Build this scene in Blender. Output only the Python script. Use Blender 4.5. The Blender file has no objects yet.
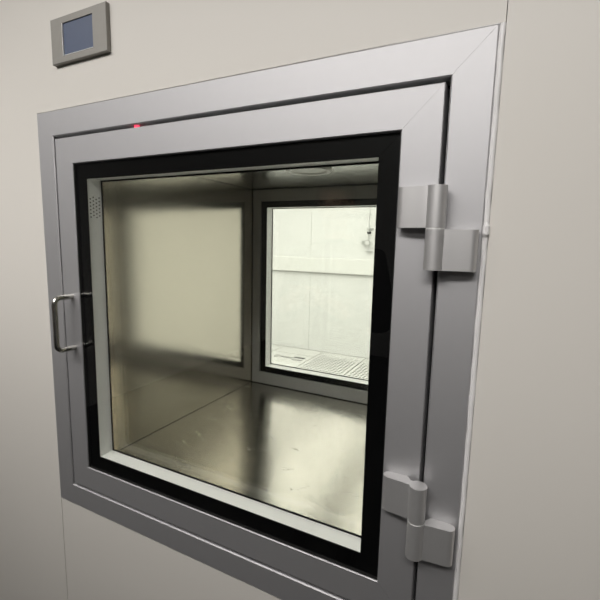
import bpy, bmesh, math, random
from mathutils import Vector, Matrix

SC = bpy.context.scene
COL = SC.collection
random.seed(7)

# ------------------------------------------------------------------ materials
def new_mat(name):
    m = bpy.data.materials.new(name)
    m.use_nodes = True
    nt = m.node_tree
    b = nt.nodes['Principled BSDF']
    return m, nt, b

def mat_plain(name, col, rough=0.5, metal=0.0, noise=0.0, nscale=40.0, bump=0.0, bscale=300.0, spec=None, coat=0.0):
    m, nt, b = new_mat(name)
    b.inputs['Base Color'].default_value = (*col, 1)
    b.inputs['Roughness'].default_value = rough
    b.inputs['Metallic'].default_value = metal
    if spec is not None:
        b.inputs['Specular IOR Level'].default_value = spec
    if coat:
        b.inputs['Coat Weight'].default_value = coat
        b.inputs['Coat Roughness'].default_value = 0.03
    tc = nt.nodes.new('ShaderNodeTexCoord')
    if noise > 0:
        n = nt.nodes.new('ShaderNodeTexNoise'); n.inputs['Scale'].default_value = nscale
        n.inputs['Detail'].default_value = 4
        nt.links.new(tc.outputs['Object'], n.inputs['Vector'])
        r = nt.nodes.new('ShaderNodeMapRange')
        r.inputs[3].default_value = 1 - noise; r.inputs[4].default_value = 1 + noise
        nt.links.new(n.outputs['Fac'], r.inputs[0])
        mx = nt.nodes.new('ShaderNodeVectorMath'); mx.operation = 'SCALE'
        mx.inputs[0].default_value = col
        nt.links.new(r.outputs[0], mx.inputs['Scale'])
        nt.links.new(mx.outputs[0], b.inputs['Base Color'])
    if bump > 0:
        n2 = nt.nodes.new('ShaderNodeTexNoise'); n2.inputs['Scale'].default_value = bscale
        nt.links.new(tc.outputs['Object'], n2.inputs['Vector'])
        bp = nt.nodes.new('ShaderNodeBump'); bp.inputs['Strength'].default_value = bump
        bp.inputs['Distance'].default_value = 0.0005
        nt.links.new(n2.outputs['Fac'], bp.inputs['Height'])
        nt.links.new(bp.outputs[0], b.inputs['Normal'])
    return m

def mat_steel(name, col, rough, scale, wave=0.03, scratch=0.25, aniso=0.0, tangent=(0, 1, 0)):
    """brushed stainless sheet: streaky roughness, slow waviness, faint scratches"""
    m, nt, b = new_mat(name)
    b.inputs['Metallic'].default_value = 1.0
    b.inputs['Base Color'].default_value = (*col, 1)
    tc = nt.nodes.new('ShaderNodeTexCoord')
    mp = nt.nodes.new('ShaderNodeMapping'); mp.inputs['Scale'].default_value = scale
    nt.links.new(tc.outputs['Object'], mp.inputs['Vector'])
    n = nt.nodes.new('ShaderNodeTexNoise'); n.inputs['Scale'].default_value = 1.0; n.inputs['Detail'].default_value = 3
    nt.links.new(mp.outputs[0], n.inputs['Vector'])
    r = nt.nodes.new('ShaderNodeMapRange')
    r.inputs[3].default_value = rough * 0.85; r.inputs[4].default_value = rough * 1.15
    nt.links.new(n.outputs['Fac'], r.inputs[0])
    # fine wandering scratches
    n3 = nt.nodes.new('ShaderNodeTexNoise'); n3.inputs['Scale'].default_value = 9.0; n3.inputs['Detail'].default_value = 2
    mp3 = nt.nodes.new('ShaderNodeMapping'); mp3.inputs['Rotation'].default_value = (0.6, 0.5, 0.7); mp3.inputs['Scale'].default_value = (1.2, 5.0, 1.6)
    nt.links.new(tc.outputs['Object'], mp3.inputs['Vector']); nt.links.new(mp3.outputs[0], n3.inputs['Vector'])
    d = nt.nodes.new('ShaderNodeMath'); d.operation = 'SUBTRACT'; d.inputs[1].default_value = 0.5
    nt.links.new(n3.outputs['Fac'], d.inputs[0])
    a = nt.nodes.new('ShaderNodeMath'); a.operation = 'ABSOLUTE'; nt.links.new(d.outputs[0], a.inputs[0])
    lt = nt.nodes.new('ShaderNodeMath'); lt.operation = 'LESS_THAN'; lt.inputs[1].default_value = 0.0035
    nt.links.new(a.outputs[0], lt.inputs[0])
    n4 = nt.nodes.new('ShaderNodeTexNoise'); n4.inputs['Scale'].default_value = 14.0
    nt.links.new(tc.outputs['Object'], n4.inputs['Vector'])
    gt = nt.nodes.new('ShaderNodeMath'); gt.operation = 'GREATER_THAN'; gt.inputs[1].default_value = 0.57
    nt.links.new(n4.outputs['Fac'], gt.inputs[0])
    sm = nt.nodes.new('ShaderNodeMath'); sm.operation = 'MULTIPLY'
    nt.links.new(lt.outputs[0], sm.inputs[0]); nt.links.new(gt.outputs[0], sm.inputs[1])
    mul = nt.nodes.new('ShaderNodeMath'); mul.operation = 'MULTIPLY_ADD'; mul.inputs[1].default_value = scratch
    nt.links.new(sm.outputs[0], mul.inputs[0]); nt.links.new(r.outputs[0], mul.inputs[2])
    nt.links.new(mul.outputs[0], b.inputs['Roughness'])
    if aniso > 0:
        b.inputs['Anisotropic'].default_value = aniso
        cx = nt.nodes.new('ShaderNodeCombineXYZ')
        for i in range(3): cx.inputs[i].default_value = tangent[i]
        nt.links.new(cx.outputs[0], b.inputs['Tangent'])
    # slow sheet waviness
    n2 = nt.nodes.new('ShaderNodeTexNoise'); n2.inputs['Scale'].default_value = 3.5; n2.inputs['Detail'].default_value = 1
    nt.links.new(tc.outputs['Object'], n2.inputs['Vector'])
    bp = nt.nodes.new('ShaderNodeBump'); bp.inputs['Strength'].default_value = 1.0; bp.inputs['Distance'].default_value = wave
    nt.links.new(n2.outputs['Fac'], bp.inputs['Height'])
    nt.links.new(bp.outputs[0], b.inputs['Normal'])
    return m

def mat_glass(name, tint=(0.965, 0.97, 0.957)):
    """clear sheet glass: transmission plus Schlick reflection"""
    m = bpy.data.materials.new(name); m.use_nodes = True
    nt = m.node_tree; nt.nodes.clear()
    out = nt.nodes.new('ShaderNodeOutputMaterial')
    tr = nt.nodes.new('ShaderNodeBsdfTransparent'); tr.inputs[0].default_value = (*tint, 1)
    gl = nt.nodes.new('ShaderNodeBsdfGlossy'); gl.inputs['Roughness'].default_value = 0.0
    ge = nt.nodes.new('ShaderNodeNewGeometry')
    dt = nt.nodes.new('ShaderNodeVectorMath'); dt.operation = 'DOT_PRODUCT'
    nt.links.new(ge.outputs['Normal'], dt.inputs[0]); nt.links.new(ge.outputs['Incoming'], dt.inputs[1])
    ab = nt.nodes.new('ShaderNodeMath'); ab.operation = 'ABSOLUTE'; nt.links.new(dt.outputs['Value'], ab.inputs[0])
    om = nt.nodes.new('ShaderNodeMath'); om.operation = 'SUBTRACT'; om.inputs[0].default_value = 1.0; om.use_clamp = True
    nt.links.new(ab.outputs[0], om.inputs[1])
    pw = nt.nodes.new('ShaderNodeMath'); pw.operation = 'POWER'; pw.inputs[1].default_value = 5.0
    nt.links.new(om.outputs[0], pw.inputs[0])
    ma = nt.nodes.new('ShaderNodeMath'); ma.operation = 'MULTIPLY_ADD'; ma.inputs[1].default_value = 0.955; ma.inputs[2].default_value = 0.045
    nt.links.new(pw.outputs[0], ma.inputs[0])
    mix = nt.nodes.new('ShaderNodeMixShader')
    nt.links.new(ma.outputs[0], mix.inputs[0]); nt.links.new(tr.outputs[0], mix.inputs[1]); nt.links.new(gl.outputs[0], mix.inputs[2])
    nt.links.new(mix.outputs[0], out.inputs[0])
    return m

def mat_emit(name, col, strength, base=(0.8, 0.8, 0.8)):
    m, nt, b = new_mat(name)
    b.inputs['Base Color'].default_value = (*base, 1)
    b.inputs['Emission Color'].default_value = (*col, 1)
    b.inputs['Emission Strength'].default_value = strength
    return m

M = {}
M['wall'] = mat_plain('cream_wall_panel', (0.70, 0.675, 0.625), 0.45, noise=0.025, nscale=2.2, bump=0.06, bscale=60, spec=0.35)
M['roomwall'] = mat_plain('room_wall_paint', (0.58, 0.575, 0.56), 0.6, noise=0.02, nscale=2)
M['alu'] = mat_plain('anodised_aluminium', (0.53, 0.527, 0.535), 0.60, metal=0.85, noise=0.02, nscale=60, bump=0.05, bscale=900)
M['alu_light'] = mat_plain('bright_aluminium_spacer', (0.93, 0.935, 0.92), 0.5, metal=0.0, noise=0.02, nscale=80)
M['black'] = mat_plain('black_glass_border', (0.0025, 0.0025, 0.003), 0.4, noise=0.1, nscale=30, spec=0.1)
M['rubber'] = mat_plain('black_rubber_gasket', (0.012, 0.012, 0.012), 0.7, noise=0.1, nscale=200)
M['hinge'] = mat_plain('satin_hinge_aluminium', (0.62, 0.615, 0.61), 0.50, metal=0.75, noise=0.02, nscale=90, bump=0.05, bscale=1200)
M['white_plastic'] = mat_plain('white_plastic', (0.8, 0.8, 0.78), 0.4, noise=0.02, nscale=80)
M['handle'] = mat_plain('polished_steel_bar', (0.55, 0.54, 0.50), 0.25, metal=1.0, noise=0.03, nscale=120)
M['sealant'] = mat_plain('white_silicone', (0.80, 0.79, 0.78), 0.35, noise=0.03, nscale=90, bump=0.3, bscale=120)
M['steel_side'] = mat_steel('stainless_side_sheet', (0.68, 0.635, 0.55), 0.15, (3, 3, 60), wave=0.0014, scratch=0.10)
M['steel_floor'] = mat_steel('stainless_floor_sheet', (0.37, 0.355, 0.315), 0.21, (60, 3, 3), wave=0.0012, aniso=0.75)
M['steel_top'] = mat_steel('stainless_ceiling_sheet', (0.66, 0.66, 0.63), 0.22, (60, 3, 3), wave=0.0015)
M['glass'] = mat_glass('clear_glass')
M['panel'] = mat_plain('brushed_grey_bezel', (0.30, 0.29, 0.265), 0.55, metal=0.4, noise=0.04, nscale=120)
M['screen'] = mat_plain('blue_grey_screen', (0.085, 0.11, 0.175), 0.45, noise=0.06, nscale=60)
M['red'] = mat_emit('red_indicator', (1.0, 0.06, 0.12), 1.6, (0.6, 0.02, 0.04))
M['lens'] = mat_plain('frosted_lens', (0.45, 0.46, 0.45), 0.25, noise=0.03, nscale=60)
M['darkslot'] = mat_plain('dark_hole', (0.02, 0.02, 0.02), 0.9, noise=0.1, nscale=50)
M['cr_wall'] = mat_plain('white_cleanroom_panel', (0.86, 0.862, 0.845), 0.5, noise=0.015, nscale=1.5)
M['cr_tile'] = mat_plain('white_vinyl_tile', (0.80, 0.80, 0.77), 0.4, noise=0.03, nscale=12)
M['cr_rail'] = mat_plain('white_rail', (0.88, 0.88, 0.85), 0.4, noise=0.01, nscale=5)
M['rail_shade'] = mat_plain('grey_rail_shade', (0.42, 0.42, 0.40), 0.8, noise=0.05, nscale=30)
M['mark'] = mat_plain('dark_floor_print', (0.03, 0.03, 0.03), 0.6, noise=0.1, nscale=60)
M['fitting'] = mat_plain('grey_fitting_metal', (0.50, 0.51, 0.49), 0.4, metal=0.4, noise=0.05, nscale=60)
M['floor'] = mat_plain('grey_green_epoxy', (0.05, 0.052, 0.05), 0.7, noise=0.06, nscale=6, spec=0.2)
M['ceiling'] = mat_plain('white_ceiling_panel', (0.60, 0.59, 0.57), 0.6, noise=0.02, nscale=3)

# ------------------------------------------------------------------ mesh helpers
def merge(dst, src):
    me = bpy.data.meshes.new('tmp'); src.to_mesh(me); src.free(); dst.from_mesh(me); bpy.data.meshes.remove(me)

def add_box(bm, x0, x1, y0, y1, z0, z1, bev=0.0, seg=2):
    t = bmesh.new()
    bmesh.ops.create_cube(t, size=1.0)
    for v in t.verts:
        v.co = Vector((x0 + (v.co.x + .5) * (x1 - x0), y0 + (v.co.y + .5) * (y1 - y0), z0 + (v.co.z + .5) * (z1 - z0)))
    if bev > 0:
        bmesh.ops.bevel(t, geom=t.edges[:], offset=bev, segments=seg, affect='EDGES', profile=0.5)
    merge(bm, t)

def add_prism(bm, pts, axis, a0, a1, bev=0.0, seg=2):
    """extrude a 2-D outline: axis 'y' -> pts are (x, z); axis 'z' -> pts are (x, y)"""
    t = bmesh.new()
    def P(p, a):
        return (p[0], a, p[1]) if axis == 'y' else (p[0], p[1], a)
    lo = [t.verts.new(P(p, a0)) for p in pts]
    hi = [t.verts.new(P(p, a1)) for p in pts]
    n = len(pts)
    t.faces.new(lo); t.faces.new(hi[::-1])
    for i in range(n):
        t.faces.new((lo[i], hi[i], hi[(i + 1) % n], lo[(i + 1) % n]))
    bmesh.ops.recalc_face_normals(t, faces=t.faces[:])
    if bev > 0:
        if n <= 4:
            g = t.edges[:]
        else:
            g = [e for e in t.edges if abs((e.verts[0].co - e.verts[1].co)['xyz'.index(axis)]) < 1e-9]
        bmesh.ops.bevel(t, geom=g, offset=bev, segments=seg, affect='EDGES', profile=0.5)
    merge(bm, t)

def add_bar(bm, pts, y0, y1, bev, seg=2):
    """one mitred frame bar (pts: outer a, outer b, inner b, inner a); long edges bevelled, mitre ends left sharp"""
    t = bmesh.new()
    lo = [t.verts.new((p[0], y0, p[1])) for p in pts]
    hi = [t.verts.new((p[0], y1, p[1])) for p in pts]
    t.faces.new(lo); t.faces.new(hi[::-1])
    for i in range(4):
        t.faces.new((lo[i], hi[i], hi[(i + 1) % 4], lo[(i + 1) % 4]))
    bmesh.ops.recalc_face_normals(t, faces=t.faces[:])
    if bev > 0:
        t.edges.ensure_lookup_table()
        es = [t.edges.get((q[a], q[b_])) for q in (lo, hi) for (a, b_) in ((0, 1), (2, 3))]
        bmesh.ops.bevel(t, geom=es, offset=bev, segments=seg, affect='EDGES', profile=0.5)
    merge(bm, t)

def add_ring(bm, x0, x1, z0, z1, w, y0, y1, bev=0.0006, gap=0.00025, seg=2):
    """four mitred bars; (x0..z1) is the outer outline, w the bar width"""
    X0, X1, Z0, Z1 = x0 + w, x1 - w, z0 + w, z1 - w
    g = gap
    add_bar(bm, [(x0, z1), (x1 - g, z1), (X1 - g, Z1), (X0, Z1)], y0, y1, bev, seg)
    add_bar(bm, [(x0, z0), (x1 - g, z0), (X1 - g, Z0), (X0, Z0)], y0, y1, bev, seg)
    add_bar(bm, [(x0, z0), (x0, z1), (X0, Z1), (X0, Z0)], y0, y1, bev, seg)
    add_bar(bm, [(x1, z0), (x1, z1), (X1, Z1), (X1, Z0)], y0, y1, bev, seg)

def add_tube(bm, path, r, seg=16, cap=True):
    t = bmesh.new()
    path = [Vector(p) for p in path]
    rings = []
    prev = None
    for i, p in enumerate(path):
        d = (path[min(i + 1, len(path) - 1)] - path[max(i - 1, 0)]).normalized()
        if prev is None:
            u = d.orthogonal().normalized()
        else:
            u = (prev - d * prev.dot(d)).normalized()
        prev = u
        w = d.cross(u)
        rr = r[i] if isinstance(r, (list, tuple)) else r
        rings.append([t.verts.new(p + (u * math.cos(2 * math.pi * k / seg) + w * math.sin(2 * math.pi * k / seg)) * rr) for k in range(seg)])
    for a, b in zip(rings, rings[1:]):
        for k in range(seg):
            t.faces.new((a[k], a[(k + 1) % seg], b[(k + 1) % seg], b[k]))
    if cap:
        t.faces.new(rings[0][::-1]); t.faces.new(rings[-1])
    bmesh.ops.recalc_face_normals(t, faces=t.faces[:])
    merge(bm, t)

def add_lathe(bm, profile, origin, axis='z', seg=48):
    """profile: (radius, height) pairs, closed solid of revolution"""
    t = bmesh.new()
    rings = []
    for (r, h) in profile:
        ring = []
        for k in range(seg):
            a = 2 * math.pi * k / seg
            c, s = r * math.cos(a), r * math.sin(a)
            co = Vector((c, s, h)) if axis == 'z' else Vector((c, h, s))
            ring.append(t.verts.new(Vector(origin) + co))
        rings.append(ring)
    for a, b in zip(rings, rings[1:]):
        for k in range(seg):
            t.faces.new((a[k], a[(k + 1) % seg], b[(k + 1) % seg], b[k]))
    t.faces.new(rings[0]); t.faces.new(rings[-1])
    bmesh.ops.recalc_face_normals(t, faces=t.faces[:])
    merge(bm, t)

def obj(name, bm, mat, parent=None, smooth=False, origin=None):
    me = bpy.data.meshes.new(name)
    if origin is not None:
        bmesh.ops.translate(bm, verts=bm.verts[:], vec=-Vector(origin))
    bm.to_mesh(me); bm.free()
    me.materials.append(mat)
    if smooth:
        for p in me.polygons:
            p.use_smooth = True
        try:
            me.set_sharp_from_angle(angle=math.radians(24))
        except Exception:
            pass
    o = bpy.data.objects.new(name, me); COL.objects.link(o)
    if origin is not None:
        o.location = origin
    if parent:
        o.parent = parent
    return o

def B(): return bmesh.new()

def thing(name, label, cat, loc=(0, 0, 0), group=None):
    o = bpy.data.objects.new(name, None); COL.objects.link(o)
    o.location = loc; o.empty_display_size = 0.05
    o['label'] = label; o['category'] = cat
    if group: o['group'] = group
    return o

def tag(o, label, cat, group=None):
    o['label'] = label; o['category'] = cat
    if group: o['group'] = group
    return o

def struct(name, bm, mat):
    o = obj(name, bm, mat); o['kind'] = 'structure'; return o

# ------------------------------------------------------------------ dimensions (metres; x right, y into the wall, z up)
W, H = 0.600, 0.5944          # visible glass of the near door
LM = 0.047                    # door rail width
FI, FO = 0.0520, 0.0975       # wall frame, inner and outer margin
BI = 0.0262                   # width of the black border
FLOOR = -0.98; CEIL = 1.36
CX0, CX1, CZ0, CZ1 = -0.003, 0.603, 0.0, 0.621   # steel chamber
CY0, CY1 = 0.052, 0.600
YW = 0.0018                    # wall face; the frame stands 3 mm proud
FARW = 4.43                   # far wall of the clean room

# ------------------------------------------------------------------ setting: near room
b = B()
xa, xb = -FO, W + FO + 0.006
g = 0.0008
add_box(b, -2.4, xa - 0.0006, YW, 0.06, FLOOR, CEIL)                     # left panel
add_box(b, xa - 0.0006, xb - g, YW, 0.06, H + FO + 0.0008, CEIL)         # above the hatch
add_box(b, xa + g, xb - g, YW, 0.06, FLOOR, -FO - 0.0008)                # below the hatch
add_box(b, xb, 2.4, YW, 0.06, FLOOR, CEIL)                               # right panel
add_box(b, xa - 0.01, xb + 0.01, 0.05, 0.06, FLOOR, -FO)                 # backing of the joints
add_box(b, xb - 0.01, xb + 0.01, 0.012, 0.06, -FO, CEIL)
struct('wall_front', b, M['wall'])
b = B(); add_box(b, -2.4, 2.4, -4.6, 0.06, FLOOR - 0.05, FLOOR); struct('floor', b, M['floor'])
b = B(); add_box(b, -2.4, 2.4, -4.6, 0.06, CEIL, CEIL + 0.05); struct('ceiling', b, M['ceiling'])
b = B(); add_box(b, -2.45, -2.4, -4.6, 0.06, FLOOR, CEIL); struct('wall_left', b, M['roomwall'])
b = B(); add_box(b, 2.4, 2.45, -4.6, 0.06, FLOOR, CEIL); struct('wall_right', b, M['roomwall'])
b = B(); add_box(b, -2.45, 2.45, -4.65, -4.6, FLOOR, CEIL); struct('wall_back', b, M['roomwall'])

# ------------------------------------------------------------------ setting: clean room beyond the hatch
b = B()
YP0, YP1 = 0.606, 0.650
px0, px1, pz0, pz1 = CX0 - 0.05, CX1 + 0.05, CZ0 - 0.05, CZ1 + 0.05
add_box(b, -4.2, px0, YP0, YP1, FLOOR, CEIL); add_box(b, px1, 2.2, YP0, YP1, FLOOR, CEIL)
add_box(b, px0, px1, YP0, YP1, FLOOR, pz0); add_box(b, px0, px1, YP0, YP1, pz1, CEIL)
struct('wall_partition', b, M['cr_wall'])
b = B()
seams = [-4.2, -2.8, -1.605, -0.41, 0.8, 2.2]
for s0, s1 in zip(seams, seams[1:]):
    add_box(b, s0 + 0.0016, s1 - 0.0016, FARW, FARW + 0.05, FLOOR, CEIL)
add_box(b, -4.2, 2.2, FARW + 0.012, FARW + 0.06, FLOOR, CEIL)
struct('wall_far', b, M['cr_wall'])
b = B(); add_box(b, -4.25, -4.2, YP0, FARW + 0.05, FLOOR, CEIL); struct('wall_far_left', b, M['cr_wall'])
b = B(); add_box(b, 2.2, 2.25, YP0, FARW + 0.05, FLOOR, CEIL); struct('wall_far_right', b, M['cr_wall'])
b = B(); add_box(b, -4.25, 2.25, YP0, FARW + 0.05, CEIL, CEIL + 0.05); struct('ceiling_far', b, M['ceiling'])
b = B(); add_box(b, -4.25, 2.25, YP0, FARW + 0.05, FLOOR - 0.35, FLOOR - 0.30); struct('floor_far', b, M['darkslot'])

# raised floor tiles that the far window shows, with plain ones around them as the fixed floor
cols = [-4.2, -3.78, -3.18, -2.58, -1.985, -1.385, -0.795, -0.20, 0.40, 1.0, 1.6, 2.2]
rows_plain = [YP1, 1.12, 1.72, 2.32, 2.92, 3.53, 4.14, FARW]
rows_perf = [YP1, 1.25, 1.85, 2.45, 3.05, 3.60, 4.27, FARW]
G = 0.006
b = B()
singled = {}
for ci in range(len(cols) - 1):
    perf = ci in (5, 6)
    rws = rows_perf if perf else rows_plain
    for ri in range(len(rws) - 1):
        box = (cols[ci] + G, cols[ci + 1] - G, rws[ri] + G, rws[ri + 1] - G)
        if (ci in (4, 5, 6)) and ri >= 5:
            singled[(ci, ri)] = box
        else:
            add_box(b, *box, FLOOR - 0.04, FLOOR)
struct('floor_raised', b, M['cr_tile'])

def perforated(bm, x0, x1, y0, y1, z0, z1, nx, ny, ex, ey, r):
    """tile top as a grid of cells each with an octagonal hole"""
    t = bmesh.new()
    gx0, gx1, gy0, gy1 = x0 + ex, x1 - ex, y0 + ey, y1 - ey
    def quad(a, b_, c, d): t.faces.new([t.verts.new(v) for v in (a, b_, c, d)])
    quad((x0, y0, z1), (x1, y0, z1), (x1, gy0, z1), (x0, gy0, z1))
    quad((x0, gy1, z1), (x1, gy1, z1), (x1, y1, z1), (x0, y1, z1))
    quad((x0, gy0, z1), (gx0, gy0, z1), (gx0, gy1, z1), (x0, gy1, z1))
    quad((gx1, gy0, z1), (x1, gy0, z1), (x1, gy1, z1), (gx1, gy1, z1))
    dx, dy = (gx1 - gx0) / nx, (gy1 - gy0) / ny
    for i in range(nx):
        for j in range(ny):
            cx, cy = gx0 + (i + .5) * dx, gy0 + (j + .5) * dy
            ring, outer, low = [], [], []
            for k in range(8):
                a = math.pi / 8 + k * math.pi / 4
                ring.append(t.verts.new((cx + r * math.cos(a), cy + r * math.sin(a), z1)))
                low.append(t.verts.new((cx + r * math.cos(a), cy + r * math.sin(a), z0)))
                c, s = math.cos(a), math.sin(a)
                m_ = max(abs(c), abs(s))
                outer.append(t.verts.new((cx + dx / 2 * c / m_, cy + dy / 2 * s / m_, z1)))
            for k in range(8):
                k2 = (k + 1) % 8
                if k % 2 == 0:      # a cell corner lies between these two
                    a = math.pi / 4 + k * math.pi / 4
                    cv = t.verts.new((cx + dx / 2 * (1 if math.cos(a) > 0 else -1), cy + dy / 2 * (1 if math.sin(a) > 0 else -1), z1))
                    t.faces.new((ring[k], outer[k], cv, outer[k2], ring[k2]))
                else:
                    t.faces.new((ring[k], outer[k], outer[k2], ring[k2]))
                t.faces.new((ring[k], ring[k2], low[k2], low[k]))
    # rim
    for (a, c) in (((x0, y0), (x1, y0)), ((x1, y0), (x1, y1)), ((x1, y1), (x0, y1)), ((x0, y1), (x0, y0))):
        quad((*a, z0), (*c, z0), (*c, z1), (*a, z1))
    merge(bm, t)

tile_labels = {
    (4, 5): ('plain white raised floor tile with small dark print, left of the perforated tiles', None),
    (4, 6): ('narrow plain white floor strip against far wall, behind the printed tile', None),
    (5, 5): ('perforated white floor tile seen through far window, next to the printed tile', 'perforated floor tiles beyond the far window'),
    (5, 6): ('narrow plain white floor strip between far wall and the left perforated tile', None),
    (6, 5): ('perforated white floor tile cut off by the right edge of the glass', 'perforated floor tiles beyond the far window'),
    (6, 6): ('narrow plain white floor strip between far wall and the right perforated tile', None)}
for key, (x0, x1, y0, y1) in singled.items():
    lab, grp = tile_labels[key]
    b = B()
    if grp:
        perforated(b, x0, x1, y0, y1, FLOOR - 0.003, FLOOR, 13, 10, 0.03, 0.035, 0.0155)
        o = obj('perforated_tile', b, M['cr_tile'], origin=((x0 + x1) / 2, (y0 + y1) / 2, FLOOR))
    else:
        add_box(b, x0, x1, y0, y1, FLOOR - 0.04, FLOOR)
        o = obj('floor_tile', b, M['cr_tile'], origin=((x0 + x1) / 2, (y0 + y1) / 2, FLOOR))
    tag(o, lab, 'floor tile', grp or 'plain floor tiles beyond the far window')

# small dark printed marks on the left tile
b = B()
zt0, zt1 = FLOOR, FLOOR + 0.0015
def stroke(x0, x1, y0, y1): add_box(b, x0, x1, y0, y1, zt0, zt1)
mx, my = -1.845, 3.90
for (a0, a1, c0, c1) in ((0, .008, 0, .10), (.032, .04, 0, .10), (0, .04, .092, .10), (0, .04, 0, .01)):
    stroke(mx + a0, mx + a1, my + c0, my + c1)
for k in range(4):
    ox = mx + 0.085 + k * 0.042
    stroke(ox, ox + .028, my + .03, my + .042); stroke(ox + .010, ox + .018, my + .01, my + .08); stroke(ox, ox + .028, my + .065, my + .075)
for k in range(4):
    ox = mx + 0.265 + k * 0.036
    stroke(ox, ox + .026, my - .02, my + .0); stroke(ox + .004, ox + .02, my + .015, my + .03)
for k in range(3):
    ox = mx + 0.25 + k * 0.05
    stroke(ox, ox + .045, my + .08, my + .125)
tag(obj('floor_marking', b, M['mark'], origin=(mx, my, FLOOR)), 'row of small dark printed marks on the plain white tile', 'floor marking')

# white horizontal rail along the far wall
t = thing('wall_rail', 'white horizontal box rail running along the far clean room wall', 'rail', (-1.0, FARW, 0.1))
b = B(); add_box(b, -4.19, 2.19, FARW - 0.045, FARW, 0.080, 0.275, 0.012)
o = obj('rail_body', b, M['cr_rail']); o.parent = t; o.matrix_parent_inverse = Matrix.Translation(-Vector(t.location))
b = B(); add_box(b, -4.19, 2.19, FARW - 0.030, FARW, 0.066, 0.080)  # grey strip painted in as the shadow below the rail
o = obj('rail_shade_strip', b, M['rail_shade']); o.parent = t; o.matrix_parent_inverse = Matrix.Translation(-Vector(t.location)); o['label'] = 'thin grey strip standing in for the shade under the rail'

def child(o, t):
    o.parent = t; o.matrix_parent_inverse = Matrix.Translation(-Vector(t.location)); return o

# small pipe fitting on the far wall
fx, fz = -0.815, 0.490
t = thing('pipe_fitting', 'thin grey wall pipe with round dial at top right of far window', 'pipe fitting', (fx, FARW, fz))
b = B(); add_tube(b, [(fx, FARW - 0.03, CEIL), (fx, FARW - 0.03, fz + .02)], 0.004, 10)
add_tube(b, [(fx, FARW - 0.03, fz + 0.02), (fx, FARW - 0.03, fz - 0.10)], 0.003, 10); child(obj('pipe', b, M['fitting'], smooth=True), t)
b = B(); add_lathe(b, [(0.034, 0), (0.036, -0.012), (0.036, -0.03), (0.028, -0.032), (0.028, -0.026), (0.0, -0.026)][:-1], (fx - 0.012, FARW - 0.03, fz - 0.015), 'y', 24)
child(obj('dial', b, M['fitting'], smooth=True), t)
b = B(); add_lathe(b, [(0.027, -0.024), (0.027, -0.0285)], (fx - 0.012, FARW - 0.03, fz - 0.015), 'y', 24)
child(obj('dial_face', b, M['white_plastic']), t)['label'] = 'white dial face'
for k, dz in enumerate((0.155, -0.12)):
    b = B(); add_box(b, fx - 0.03, fx + 0.045, FARW - 0.04, FARW, fz + dz - 0.006, fz + dz + 0.006, 0.002)
    child(obj('bracket', b, M['fitting']), t)
b = B(); add_box(b, fx - 0.018, fx + 0.024, FARW - 0.05, FARW - 0.02, fz + 0.095, fz + 0.12, 0.004)
child(obj('valve', b, M['darkslot']), t)
b = B(); add_tube(b, [(fx - 0.085, FARW - 0.03, fz - 0.012), (fx + 0.03, FARW - 0.03, fz - 0.012)], 0.007, 10)
child(obj('cross_pipe', b, M['fitting'], smooth=True), t)
for s in (0,):
    b = B(); add_box(b, fx - 0.085, fx - 0.05, FARW - 0.045, FARW, fz - 0.035, fz + 0.012, 0.003)
    child(obj('clip', b, M['fitting']), t)

# ------------------------------------------------------------------ the pass box
PB = thing('pass_box', 'aluminium framed stainless steel pass box with hinged glass door, built into wall', 'pass box')

# wall frame with rebate
b = B()
add_ring(b, -FO, W + FO, -FO, H + FO, FO - FI, 0.0, 0.046, bev=0.0017, seg=1)
add_ring(b, -FO, W + FO, -FO, H + FO, FO + CX0, 0.0485, 0.0520, bev=0.0)
obj('wall_frame', b, M['alu'], PB)
# seal that the leaf closes against
b = B(); add_ring(b, -FI, W + FI, -FI, H + FI, 0.012, 0.028, 0.0482, bev=0.0)
obj('rebate_seal', b, M['rubber'], PB)['label'] = 'black rubber seal in the gap round the door'
# silicone bead at the right and top edge
b = B()
n = 60
path = [(W + FO + 0.0026 + 0.0006 * math.sin(k * 1.7) * random.random(), 0.0030, -FO - 0.02 + (H + 2 * FO + 0.02) * k / n) for k in range(n + 1)]
add_tube(b, path, [0.0030 + 0.0005 * random.random() for _ in path], 12)
path = [(W + FO - (W + 2 * FO) * 0.55 * k / 30, 0.0042, H + FO + 0.0004) for k in range(31)]
add_tube(b, path, [0.0022 * (1 - k / 34) + 0.0004 for k in range(31)], 8)
add_tube(b, [(W + FO + 0.002, 0.001, 0.470), (W + FO + 0.003, 0.0005, 0.474), (W + FO + 0.003, 0.0005, 0.483), (W + FO + 0.002, 0.001, 0.488)], [0.001, 0.0036, 0.0036, 0.001], 10)
obj('sealant_bead', b, M['sealant'], PB, smooth=True)['label'] = 'white silicone bead along right edge of frame'

# steel chamber
T = 0.0015
b = B(); add_box(b, CX0 - T, CX0, CY0, CY1 + 0.006, CZ0 - T, CZ1 + T); obj('side_panel', b, M['steel_side'], PB)
b = B(); add_box(b, CX1, CX1 + T, CY0, CY1 + 0.006, CZ0 - T, CZ1 + T); obj('side_panel', b, M['steel_side'], PB)
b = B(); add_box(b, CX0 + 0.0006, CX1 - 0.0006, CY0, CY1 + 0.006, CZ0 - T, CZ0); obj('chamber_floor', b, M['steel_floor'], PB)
b = B(); add_box(b, CX0 + 0.0006, CX1 - 0.0006, CY0, CY1 + 0.006, CZ1, CZ1 + T); obj('chamber_ceiling', b, M['steel_top'], PB)
# welded seams in the corners
for (x, z) in ((CX0, CZ0), (CX0, CZ1), (CX1, CZ0), (CX1, CZ1)):
    b = B(); add_tube(b, [(x, CY0 + .004, z), (x, CY1, z)], 0.0009, 8)
    obj('corner_seam', b, M['rubber'], PB)

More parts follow.
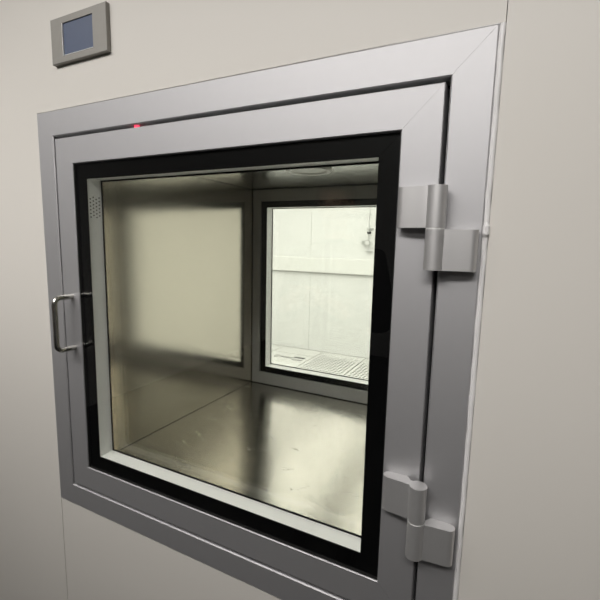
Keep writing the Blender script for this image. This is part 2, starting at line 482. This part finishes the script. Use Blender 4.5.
# round ceiling lamp
lc = (0.318, 0.335)
b = B(); add_lathe(b, [(0.036, 0.0), (0.052, 0.0), (0.052, -0.002), (0.048, -0.006), (0.040, -0.006), (0.036, -0.003)], (lc[0], lc[1], CZ1), 'z', 56)
LR = obj('ceiling_lamp', b, M['white_plastic'], PB, smooth=True); LR['label'] = 'round white lamp ring on the chamber ceiling'
b = B(); add_lathe(b, [(0.0362, 0.0), (0.0362, -0.002), (0.02, -0.0026)], (lc[0], lc[1], CZ1), 'z', 48)
obj('lamp_lens', b, M['lens'], LR, smooth=True)['label'] = 'grey frosted lens'

# --- near door
D1 = None
b = B(); add_ring(b, -LM, W + LM, -LM, H + LM, LM, 0.0, 0.045, bev=0.0010, seg=1)
D1 = obj('door', b, M['alu'], PB)
b = B(); add_box(b, 0.0012, W - 0.0012, 0.0010, 0.006, 0.0012, H - 0.0012)
obj('glass_pane', b, M['glass'], D1)
b = B(); add_box(b, 0.0012, W - 0.0012, 0.0392, 0.0442, 0.0012, H - 0.0012)
obj('glass_pane', b, M['glass'], D1)
b = B(); add_ring(b, 0.0014, W - 0.0014, 0.0014, H - 0.0014, BI, 0.0062, 0.0078, bev=0.0)
obj('glass_border', b, M['black'], D1)['label'] = 'black border printed round the glass'
b = B(); add_ring(b, 0.0, W, 0.0, H, BI + 0.0028, 0.0378, 0.0391, bev=0.0)
obj('glass_border', b, M['black'], D1)
b = B(); add_ring(b, 0.0002, W - 0.0002, 0.0002, H - 0.0002, 0.0010, 0.0022, 0.007, bev=0.0)
obj('glazing_gasket', b, M['rubber'], D1)
b = B(); add_ring(b, 0.002, W - 0.002, 0.002, H - 0.002, BI - 0.0020, 0.0080, 0.0376, bev=0.0)
SP = obj('spacer_bar', b, M['alu_light'], D1); SP['label'] = 'pale aluminium spacer between the two panes'
b = B()
for i in range(4):
    for j in range(6):
        yy = 0.0135 + i * 0.0062; zz = 0.499 + j * 0.0066 + (0.0033 if i % 2 else 0)
        add_lathe(b, [(0.0014, 0.0), (0.0014, -0.0004)], (0, 0, 0), 'z', 8)
        vs = b.verts[-16:]
        for v in vs:
            x, y, z = v.co
            v.co = Vector((BI + 0.00015 + z * 0.5, yy + x, zz + y))
obj('breather_hole', b, M['darkslot'], SP).name = 'breather_holes'

# handle: bent round bar
hx, hz0, hz1, pr, rr = -0.0205, 0.2470, 0.3480, 0.036, 0.012
path = [(hx, 0.0005, hz1)]
for k in range(9):
    a = k / 8 * math.pi / 2
    path.append((hx, -(pr - rr) - rr * math.sin(a), hz1 - rr + rr * math.cos(a)))
for k in range(9):
    a = k / 8 * math.pi / 2
    path.append((hx, -(pr - rr) - rr * math.cos(a), hz0 + rr - rr * math.sin(a)))
path.append((hx, 0.0005, hz0))
b = B(); add_tube(b, path, 0.0050, 20)
obj('handle', b, M['handle'], D1, smooth=True)['label'] = 'bent steel bar handle'

# hinges: door half above, frame half below, teardrop section
def hinge_profile(side):
    c, r, e = (0.6485, -0.0150), 0.0108, 0.0405
    pts = []
    # knuckle arc (outer side), then front flank, rounded end, back flank -- for side -1 (plate to the left)
    for k in range(15):
        a = -math.radians(108) + k / 14 * math.radians(245)
        pts.append((c[0] + r * math.cos(a), c[1] + r * math.sin(a)))
    pts.append((0.6372, -0.0070)); pts.append((0.6335, -0.0012)); pts.append((0.6310, 0.0)); pts.append((0.6100, 0.0))
    for k in range(11):
        a = math.pi / 2 + k / 10 * math.pi * 0.97
        pts.append((0.6108 + 0.0078 * math.cos(a), -0.0078 + 0.0078 * math.sin(a)))
    pts.append((0.6200, -0.0163)); pts.append((0.6290, -0.0170)); pts.append((0.6330, -0.0178))
    for k in range(5):
        a = math.radians(196 + k * 10)
        pts.append((c[0] + r * math.cos(a), c[1] + r * math.sin(a)))
    if side > 0:
        pts = [(2 * c[0] - x, y) for (x, y) in pts][::-1]
    return pts
def hinge(zt, zm, zb):
    b = B(); add_prism(b, hinge_profile(-1), 'z', zm + 0.0008, zt)
    hg = obj('hinge', b, M['hinge'], PB, smooth=True)
    b = B(); add_prism(b, hinge_profile(1), 'z', zb, zm - 0.0008)
    obj('frame_leaf', b, M['hinge'], hg, smooth=True)
    b = B(); add_lathe(b, [(0.0103, -0.0008), (0.0103, 0.0008)], (0.6485, -0.015, zm), 'z', 32)
    obj('washer', b, M['white_plastic'], hg, smooth=True)
hinge(0.5270, 0.4795, 0.4325)
hinge(0.1655, 0.1185, 0.0700)

# red indicator in the gap above the door
b = B(); add_lathe(b, [(0.0042, 0.0), (0.0042, -0.004), (0.003, -0.0062)], (0.1570, 0.009, H + FI), 'z', 20)
obj('indicator_light', b, M['red'], PB, smooth=True)['label'] = 'small red light in the gap above the door'

# --- far door (opens to the clean room)
RM = 0.0275                                        # rail seen round the far glass
FX0, FX1, FZ0, FZ1 = CX0 + 0.002, CX1 - 0.002, CZ0 + 0.002, CZ1 - 0.002
GX0, GX1, GZ0, GZ1 = 0.0275, 0.5725, 0.0400, 0.5840
def frame_between(bm, o, i, y0, y1):
    (ox0, ox1, oz0, oz1), (ix0, ix1, iz0, iz1) = o, i
    add_prism(bm, [(ox0, oz1), (ox1, oz1), (ix1, iz1), (ix0, iz1)], 'y', y0, y1, 0.0008)
    add_prism(bm, [(ox0, oz0), (ox1, oz0), (ix1, iz0), (ix0, iz0)], 'y', y0, y1, 0.0008)
    add_prism(bm, [(ox0, oz0), (ox0, oz1), (ix0, iz1), (ix0, iz0)], 'y', y0, y1, 0.0008)
    add_prism(bm, [(ox1, oz0), (ox1, oz1), (ix1, iz1), (ix1, iz0)], 'y', y0, y1, 0.0008)
b = B(); frame_between(b, (FX0, FX1, FZ0, FZ1), (GX0, GX1, GZ0, GZ1), CY1, CY1 + 0.048)
D2 = obj('door', b, M['alu'], PB); D2['label'] = 'far door of the chamber, seen through the near glass'
b = B(); add_box(b, GX0, GX1, CY1 + 0.001, CY1 + 0.006, GZ0, GZ1); obj('glass_pane', b, M['glass'], D2)
b = B(); add_box(b, GX0, GX1, CY1 + 0.042, CY1 + 0.047, GZ0, GZ1); obj('glass_pane', b, M['glass'], D2)
bw = 0.0185
b = B(); add_ring(b, GX0, GX1, GZ0, GZ1, bw, CY1 + 0.0062, CY1 + 0.0078, bev=0.0)
obj('glass_border', b, M['black'], D2)['label'] = 'black border printed round the far glass'
b = B(); add_ring(b, GX0, GX1, GZ0, GZ1, bw + 0.0016, CY1 + 0.0400, CY1 + 0.0418, bev=0.0)
obj('glass_border', b, M['black'], D2)
b = B(); add_ring(b, GX0, GX1, GZ0, GZ1, bw - 0.0004, CY1 + 0.0080, CY1 + 0.0398, bev=0.0)
obj('spacer_bar', b, M['alu_light'], D2)
b = B(); add_ring(b, CX0 - 0.0014, CX1 + 0.0014, CZ0 - 0.0014, CZ1 + 0.0014, 0.008, CY1 + 0.0485, CY1 + 0.0518, bev=0.0)  # ring added behind the far door gap to block leaking light
obj('rebate_seal', b, M['rubber'], PB)
# far wall frame round the chamber mouth
b = B(); add_ring(b, CX0 - 0.06, CX1 + 0.06, CZ0 - 0.06, CZ1 + 0.06, 0.0585, CY1 + 0.052, CY1 + 0.058, bev=0.0006)
add_ring(b, CX0 - 0.05, CX1 + 0.05, CZ0 - 0.05, CZ1 + 0.05, 0.0485, CY1 + 0.0065, CY1 + 0.052, bev=0.0)
obj('wall_frame', b, M['alu'], PB)

# ------------------------------------------------------------------ wall display
px, pz = 0.040, 0.802
PW, PH = 0.0715, 0.0372
t = thing('wall_display', 'grey wall display with a blue grey screen, above the pass box', 'display', (px, YW, pz))
b = B()
sx0, sx1, sz0, sz1 = -0.0400, 0.0385, -0.0265, 0.0262
t_ = bmesh.new()
oc = [(-PW, -PH), (PW, -PH), (PW, PH), (-PW, PH)]; ic = [(sx0, sz0), (sx1, sz0), (sx1, sz1), (sx0, sz1)]
yf, yb, e_ = -0.0080, 0.0, 0.0008
vo = [t_.verts.new((x - math.copysign(e_, x), yf, z - math.copysign(e_, z))) for x, z in oc]; vm = [t_.verts.new((x, yf + e_, z)) for x, z in oc]; vb = [t_.verts.new((x, yb, z)) for x, z in oc]
vi = [t_.verts.new((x, yf, z)) for x, z in ic]; vk = [t_.verts.new((x, -0.0040, z)) for x, z in ic]
for k in range(4):
    n_ = (k + 1) % 4
    t_.faces.new((vo[k], vo[n_], vi[n_], vi[k])); t_.faces.new((vm[k], vm[n_], vo[n_], vo[k])); t_.faces.new((vb[k], vb[n_], vm[n_], vm[k])); t_.faces.new((vi[k], vi[n_], vk[n_], vk[k]))
bmesh.ops.recalc_face_normals(t_, faces=t_.faces[:])
merge(b, t_)
add_box(b, -PW + .002, PW - .002, -0.004, 0.0, -PH + .002, PH - .002)
obj('bezel', b, M['panel'], t)
b = B(); add_box(b, sx0, sx1, -0.0062, -0.004, sz0, sz1); obj('screen', b, M['screen'], t)
b = B(); add_box(b, sx0, sx0 + 0.0012, -0.0084, -0.0062, sz0, sz1); add_box(b, sx0, sx1, -0.0084, -0.0062, sz0, sz0 + 0.0006)
obj('screen_trim', b, M['white_plastic'], t)['label'] = 'thin pale edge of the screen'

# ------------------------------------------------------------------ person reflected in the glass
M['cloth'] = mat_plain('dark_navy_workwear', (0.016, 0.017, 0.022), 0.85, noise=0.15, nscale=60, bump=0.2, bscale=400, spec=0.1)
M['skin'] = mat_plain('skin', (0.52, 0.33, 0.24), 0.5, noise=0.05, nscale=40)
M['hair'] = mat_plain('black_hair', (0.012, 0.011, 0.010), 0.6, noise=0.2, nscale=200)
M['shoe'] = mat_plain('black_shoe', (0.01, 0.01, 0.01), 0.5, noise=0.1, nscale=60)
M['eye'] = mat_plain('dark_eye', (0.03, 0.02, 0.015), 0.15, noise=0.1, nscale=60)

def skinned(chains, levels=2):
    """chains: list of lists of (point, radius or (rx, ry)); equal points are welded; first point is the root"""
    me = bpy.data.meshes.new('sk'); bm = bmesh.new(); idx = {}; rad = []
    for ch in chains:
        prev = None
        for p, r_ in ch:
            k = tuple(round(c, 5) for c in p)
            if k not in idx:
                idx[k] = bm.verts.new(p); rad.append(r_)
            if prev is not None and bm.edges.get((prev, idx[k])) is None:
                bm.edges.new((prev, idx[k]))
            prev = idx[k]
    bm.to_mesh(me); bm.free()
    o = bpy.data.objects.new('sk', me); COL.objects.link(o)
    md = o.modifiers.new('s', 'SKIN')
    lay = me.skin_vertices[0] if me.skin_vertices else None
    if lay is None:
        bpy.context.view_layer.objects.active = o
        bpy.ops.mesh.customdata_skin_add(); lay = me.skin_vertices[0]
    for i, r_ in enumerate(rad):
        lay.data[i].radius = r_ if isinstance(r_, tuple) else (r_, r_)
    lay.data[0].use_root = True
    md.use_smooth_shade = True
    sb = o.modifiers.new('u', 'SUBSURF'); sb.levels = levels; sb.render_levels = levels
    bpy.context.view_layer.update()
    ev = o.evaluated_get(bpy.context.evaluated_depsgraph_get())
    out = bpy.data.meshes.new_from_object(ev)
    bpy.data.objects.remove(o); bpy.data.meshes.remove(me)
    for p in out.polygons: p.use_smooth = True
    return out

def blob(bm, c, rx, ry, rz, seg=20):
    t = bmesh.new(); bmesh.ops.create_uvsphere(t, u_segments=seg, v_segments=seg // 2 + 2, radius=1.0)
    for v in t.verts: v.co = Vector((c[0] + v.co.x * rx, c[1] + v.co.y * ry, c[2] + v.co.z * rz))
    merge(bm, t)

# body axes: the person faces +y (the hatch); heights are above the floor
PX, PY = 0.06, -1.15
pelvis = (0, 0, 0.93)
neck = (0, 0.0, 1.44)
ch = [[(pelvis, (0.150, 0.105)), ((0, 0, 1.06), (0.135, 0.10)), ((0, 0.005, 1.20), (0.150, 0.11)), ((0, 0, 1.34), (0.155, 0.105)), (neck, (0.060, 0.060)), ((0, 0.004, 1.495), (0.044, 0.046)), ((0, 0.030, 1.545), (0.060, 0.074)), ((0, 0.024, 1.590), (0.072, 0.086)), ((0, 0.022, 1.645), (0.072, 0.090)), ((0, 0.012, 1.675), (0.055, 0.07))]]
for sd in (-1, 1):
    ch.append([(pelvis, (0.150, 0.105)), ((sd * 0.095, 0, 0.84), 0.088), ((sd * 0.105, 0.012, 0.48), 0.062), ((sd * 0.11, -0.01, 0.09), 0.046), ((sd * 0.115, 0.09, 0.045), 0.04), ((sd * 0.12, 0.14, 0.035), 0.032)])
    ch.append([((0, 0, 1.34), (0.155, 0.105)), ((sd * 0.175, -0.005, 1.375), 0.062), ((sd * 0.235, 0.03, 1.10), 0.044), ((sd * 0.11, 0.25, 1.20), 0.034), ((sd * 0.075, 0.275, 1.225), 0.026), ((sd * 0.055, 0.290, 1.245), (0.030, 0.020))])
body = skinned(ch, 2)
PR = thing('person', 'person in dark clothes facing the hatch, faintly reflected in its glass', 'person', (PX, PY, FLOOR))
o = bpy.data.objects.new('body', body); COL.objects.link(o); o.parent = PR
body.materials.clear(); body.materials.append(M['skin']); body.materials.append(M['cloth']); body.materials.append(M['shoe'])
for p in body.polygons:
    c = p.center
    if c.z > 1.455 or (c.y > 0.235 and c.z > 1.0): p.material_index = 0
    elif c.z < 0.10: p.material_index = 2
    else: p.material_index = 1
# hands: four unequal fingers and a thumb each, raised in front of the chest
for sd in (-1, 1):
    palm = Vector((sd * 0.055, 0.290, 1.245))
    for k, (ln, dz) in enumerate(((0.062, 0.030), (0.070, 0.011), (0.066, -0.008), (0.052, -0.026))):
        a0 = palm + Vector((sd * 0.004, -0.004, dz * 0.7)); a1 = palm + Vector((-sd * 0.004, 0.026, dz)); a2 = a1 + Vector((-sd * ln * 0.40, 0.010, 0.002)); a3 = a2 + Vector((-sd * ln * 0.30, -0.012, 0.001))
        f = skinned([[(tuple(a0), 0.010), (tuple(a1), 0.0088), (tuple(a2), 0.0080), (tuple(a3), 0.0066)]], 1)
        f.materials.clear(); f.materials.append(M['skin']); fo = bpy.data.objects.new('finger', f); COL.objects.link(fo); fo.parent = PR
    a0 = palm + Vector((sd * 0.008, -0.008, -0.015)); a1 = palm + Vector((-sd * 0.010, -0.024, 0.012)); a2 = palm + Vector((-sd * 0.026, -0.014, 0.030))
    f = skinned([[(tuple(a0), 0.011), (tuple(a1), 0.0098), (tuple(a2), 0.0080)]], 1)
    f.materials.clear(); f.materials.append(M['skin']); fo = bpy.data.objects.new('thumb', f); COL.objects.link(fo); fo.parent = PR
# face and hair
b = B(); blob(b, (0, 0.012, 1.648), 0.083, 0.098, 0.070, 28)
for v in [v for v in b.verts if v.co.y > 0.055 and v.co.z < 1.655]: v.co.y = 0.055 + (v.co.y - 0.055) * 0.15
o = obj('hair', b, M['hair'], PR, smooth=True)
b = B(); add_tube(b, [(0, 0.100, 1.612), (0, 0.113, 1.590), (0, 0.118, 1.574), (0, 0.098, 1.566)], [0.006, 0.009, 0.012, 0.008], 10); obj('nose', b, M['skin'], PR, smooth=True)
b = B(); blob(b, (0, 0.096, 1.540), 0.022, 0.008, 0.006); obj('mouth', b, M['skin'], PR, smooth=True)
for sd in (-1, 1):
    b = B(); blob(b, (sd * 0.030, 0.094, 1.606), 0.012, 0.009, 0.007); obj('eye', b, M['eye'], PR, smooth=True)
    b = B(); blob(b, (sd * 0.074, 0.012, 1.590), 0.008, 0.018, 0.030); obj('ear', b, M['skin'], PR, smooth=True)
# ------------------------------------------------------------------ lights
def area(name, loc, sx, sy, power, col, rot=(0, 0, 0), spread=180):
    l = bpy.data.lights.new(name, 'AREA'); l.shape = 'RECTANGLE'; l.size = sx; l.size_y = sy
    l.energy = power; l.color = col; l.spread = math.radians(spread)
    o = bpy.data.objects.new(name, l); COL.objects.link(o); o.location = loc; o.rotation_euler = rot
    return o
area('ceiling_lamp_near', (0.08, -1.08, CEIL - 0.06), 2.5, 0.2, 6.7, (1.0, 0.967, 0.94), (math.radians(49), 0, 0), 74)
area('added_fill_side', (-0.35, -0.78, CEIL - 0.02), 1.3, 0.3, 6.5, (1.0, 0.967, 0.94))  # added fill without a known fixture, lifts the upper left wall
area('ceiling_lamp_rear', (0.0, -2.4, CEIL - 0.02), 1.2, 0.4, 7.5, (1.0, 0.97, 0.94))
for x0, x1 in ((-3.3, -2.75), (-2.5, -1.95), (-1.68, -1.1), (-0.88, -0.3), (-0.1, 0.45), (0.7, 1.25)):
    area('clean_room_lamp', ((x0 + x1) / 2, 2.55, CEIL - 0.02), x1 - x0, 3.0, 23, (1.0, 0.98, 0.955))

w = bpy.data.worlds.new('World'); SC.world = w; w.use_nodes = True
w.node_tree.nodes['Background'].inputs[0].default_value = (0.02, 0.02, 0.02, 1)

# ------------------------------------------------------------------ camera
cam = bpy.data.cameras.new('Camera'); co = bpy.data.objects.new('Camera', cam); COL.objects.link(co)
cam.sensor_width = 36.0; cam.lens = 411.54 / 600 * 36.0
cam.clip_start = 0.02
def rodrigues(a):
    v = Vector(a); return Matrix.Rotation(v.length, 3, v.normalized())
R = rodrigues((1.6695, 0.4147, -0.3286))
X, Y, Z = R[0], R[1], R[2]
m = Matrix(((X[0], -Y[0], -Z[0]), (X[1], -Y[1], -Z[1]), (X[2], -Y[2], -Z[2])))
co.matrix_world = Matrix.Translation((0.7253, -0.5064, 0.4604)) @ m.to_4x4()
SC.camera = co

SC.view_settings.view_transform = 'Standard'
SC.view_settings.look = 'None'
SC.view_settings.exposure = 0.0
SC.view_settings.gamma = 1.0
SC.view_settings.use_curve_mapping = False
SC.cycles.transparent_max_bounces = 32
SC.cycles.max_bounces = 14
SC.cycles.glossy_bounces = 8
SC.cycles.sample_clamp_indirect = 6.0
SC.cycles.use_denoising = True
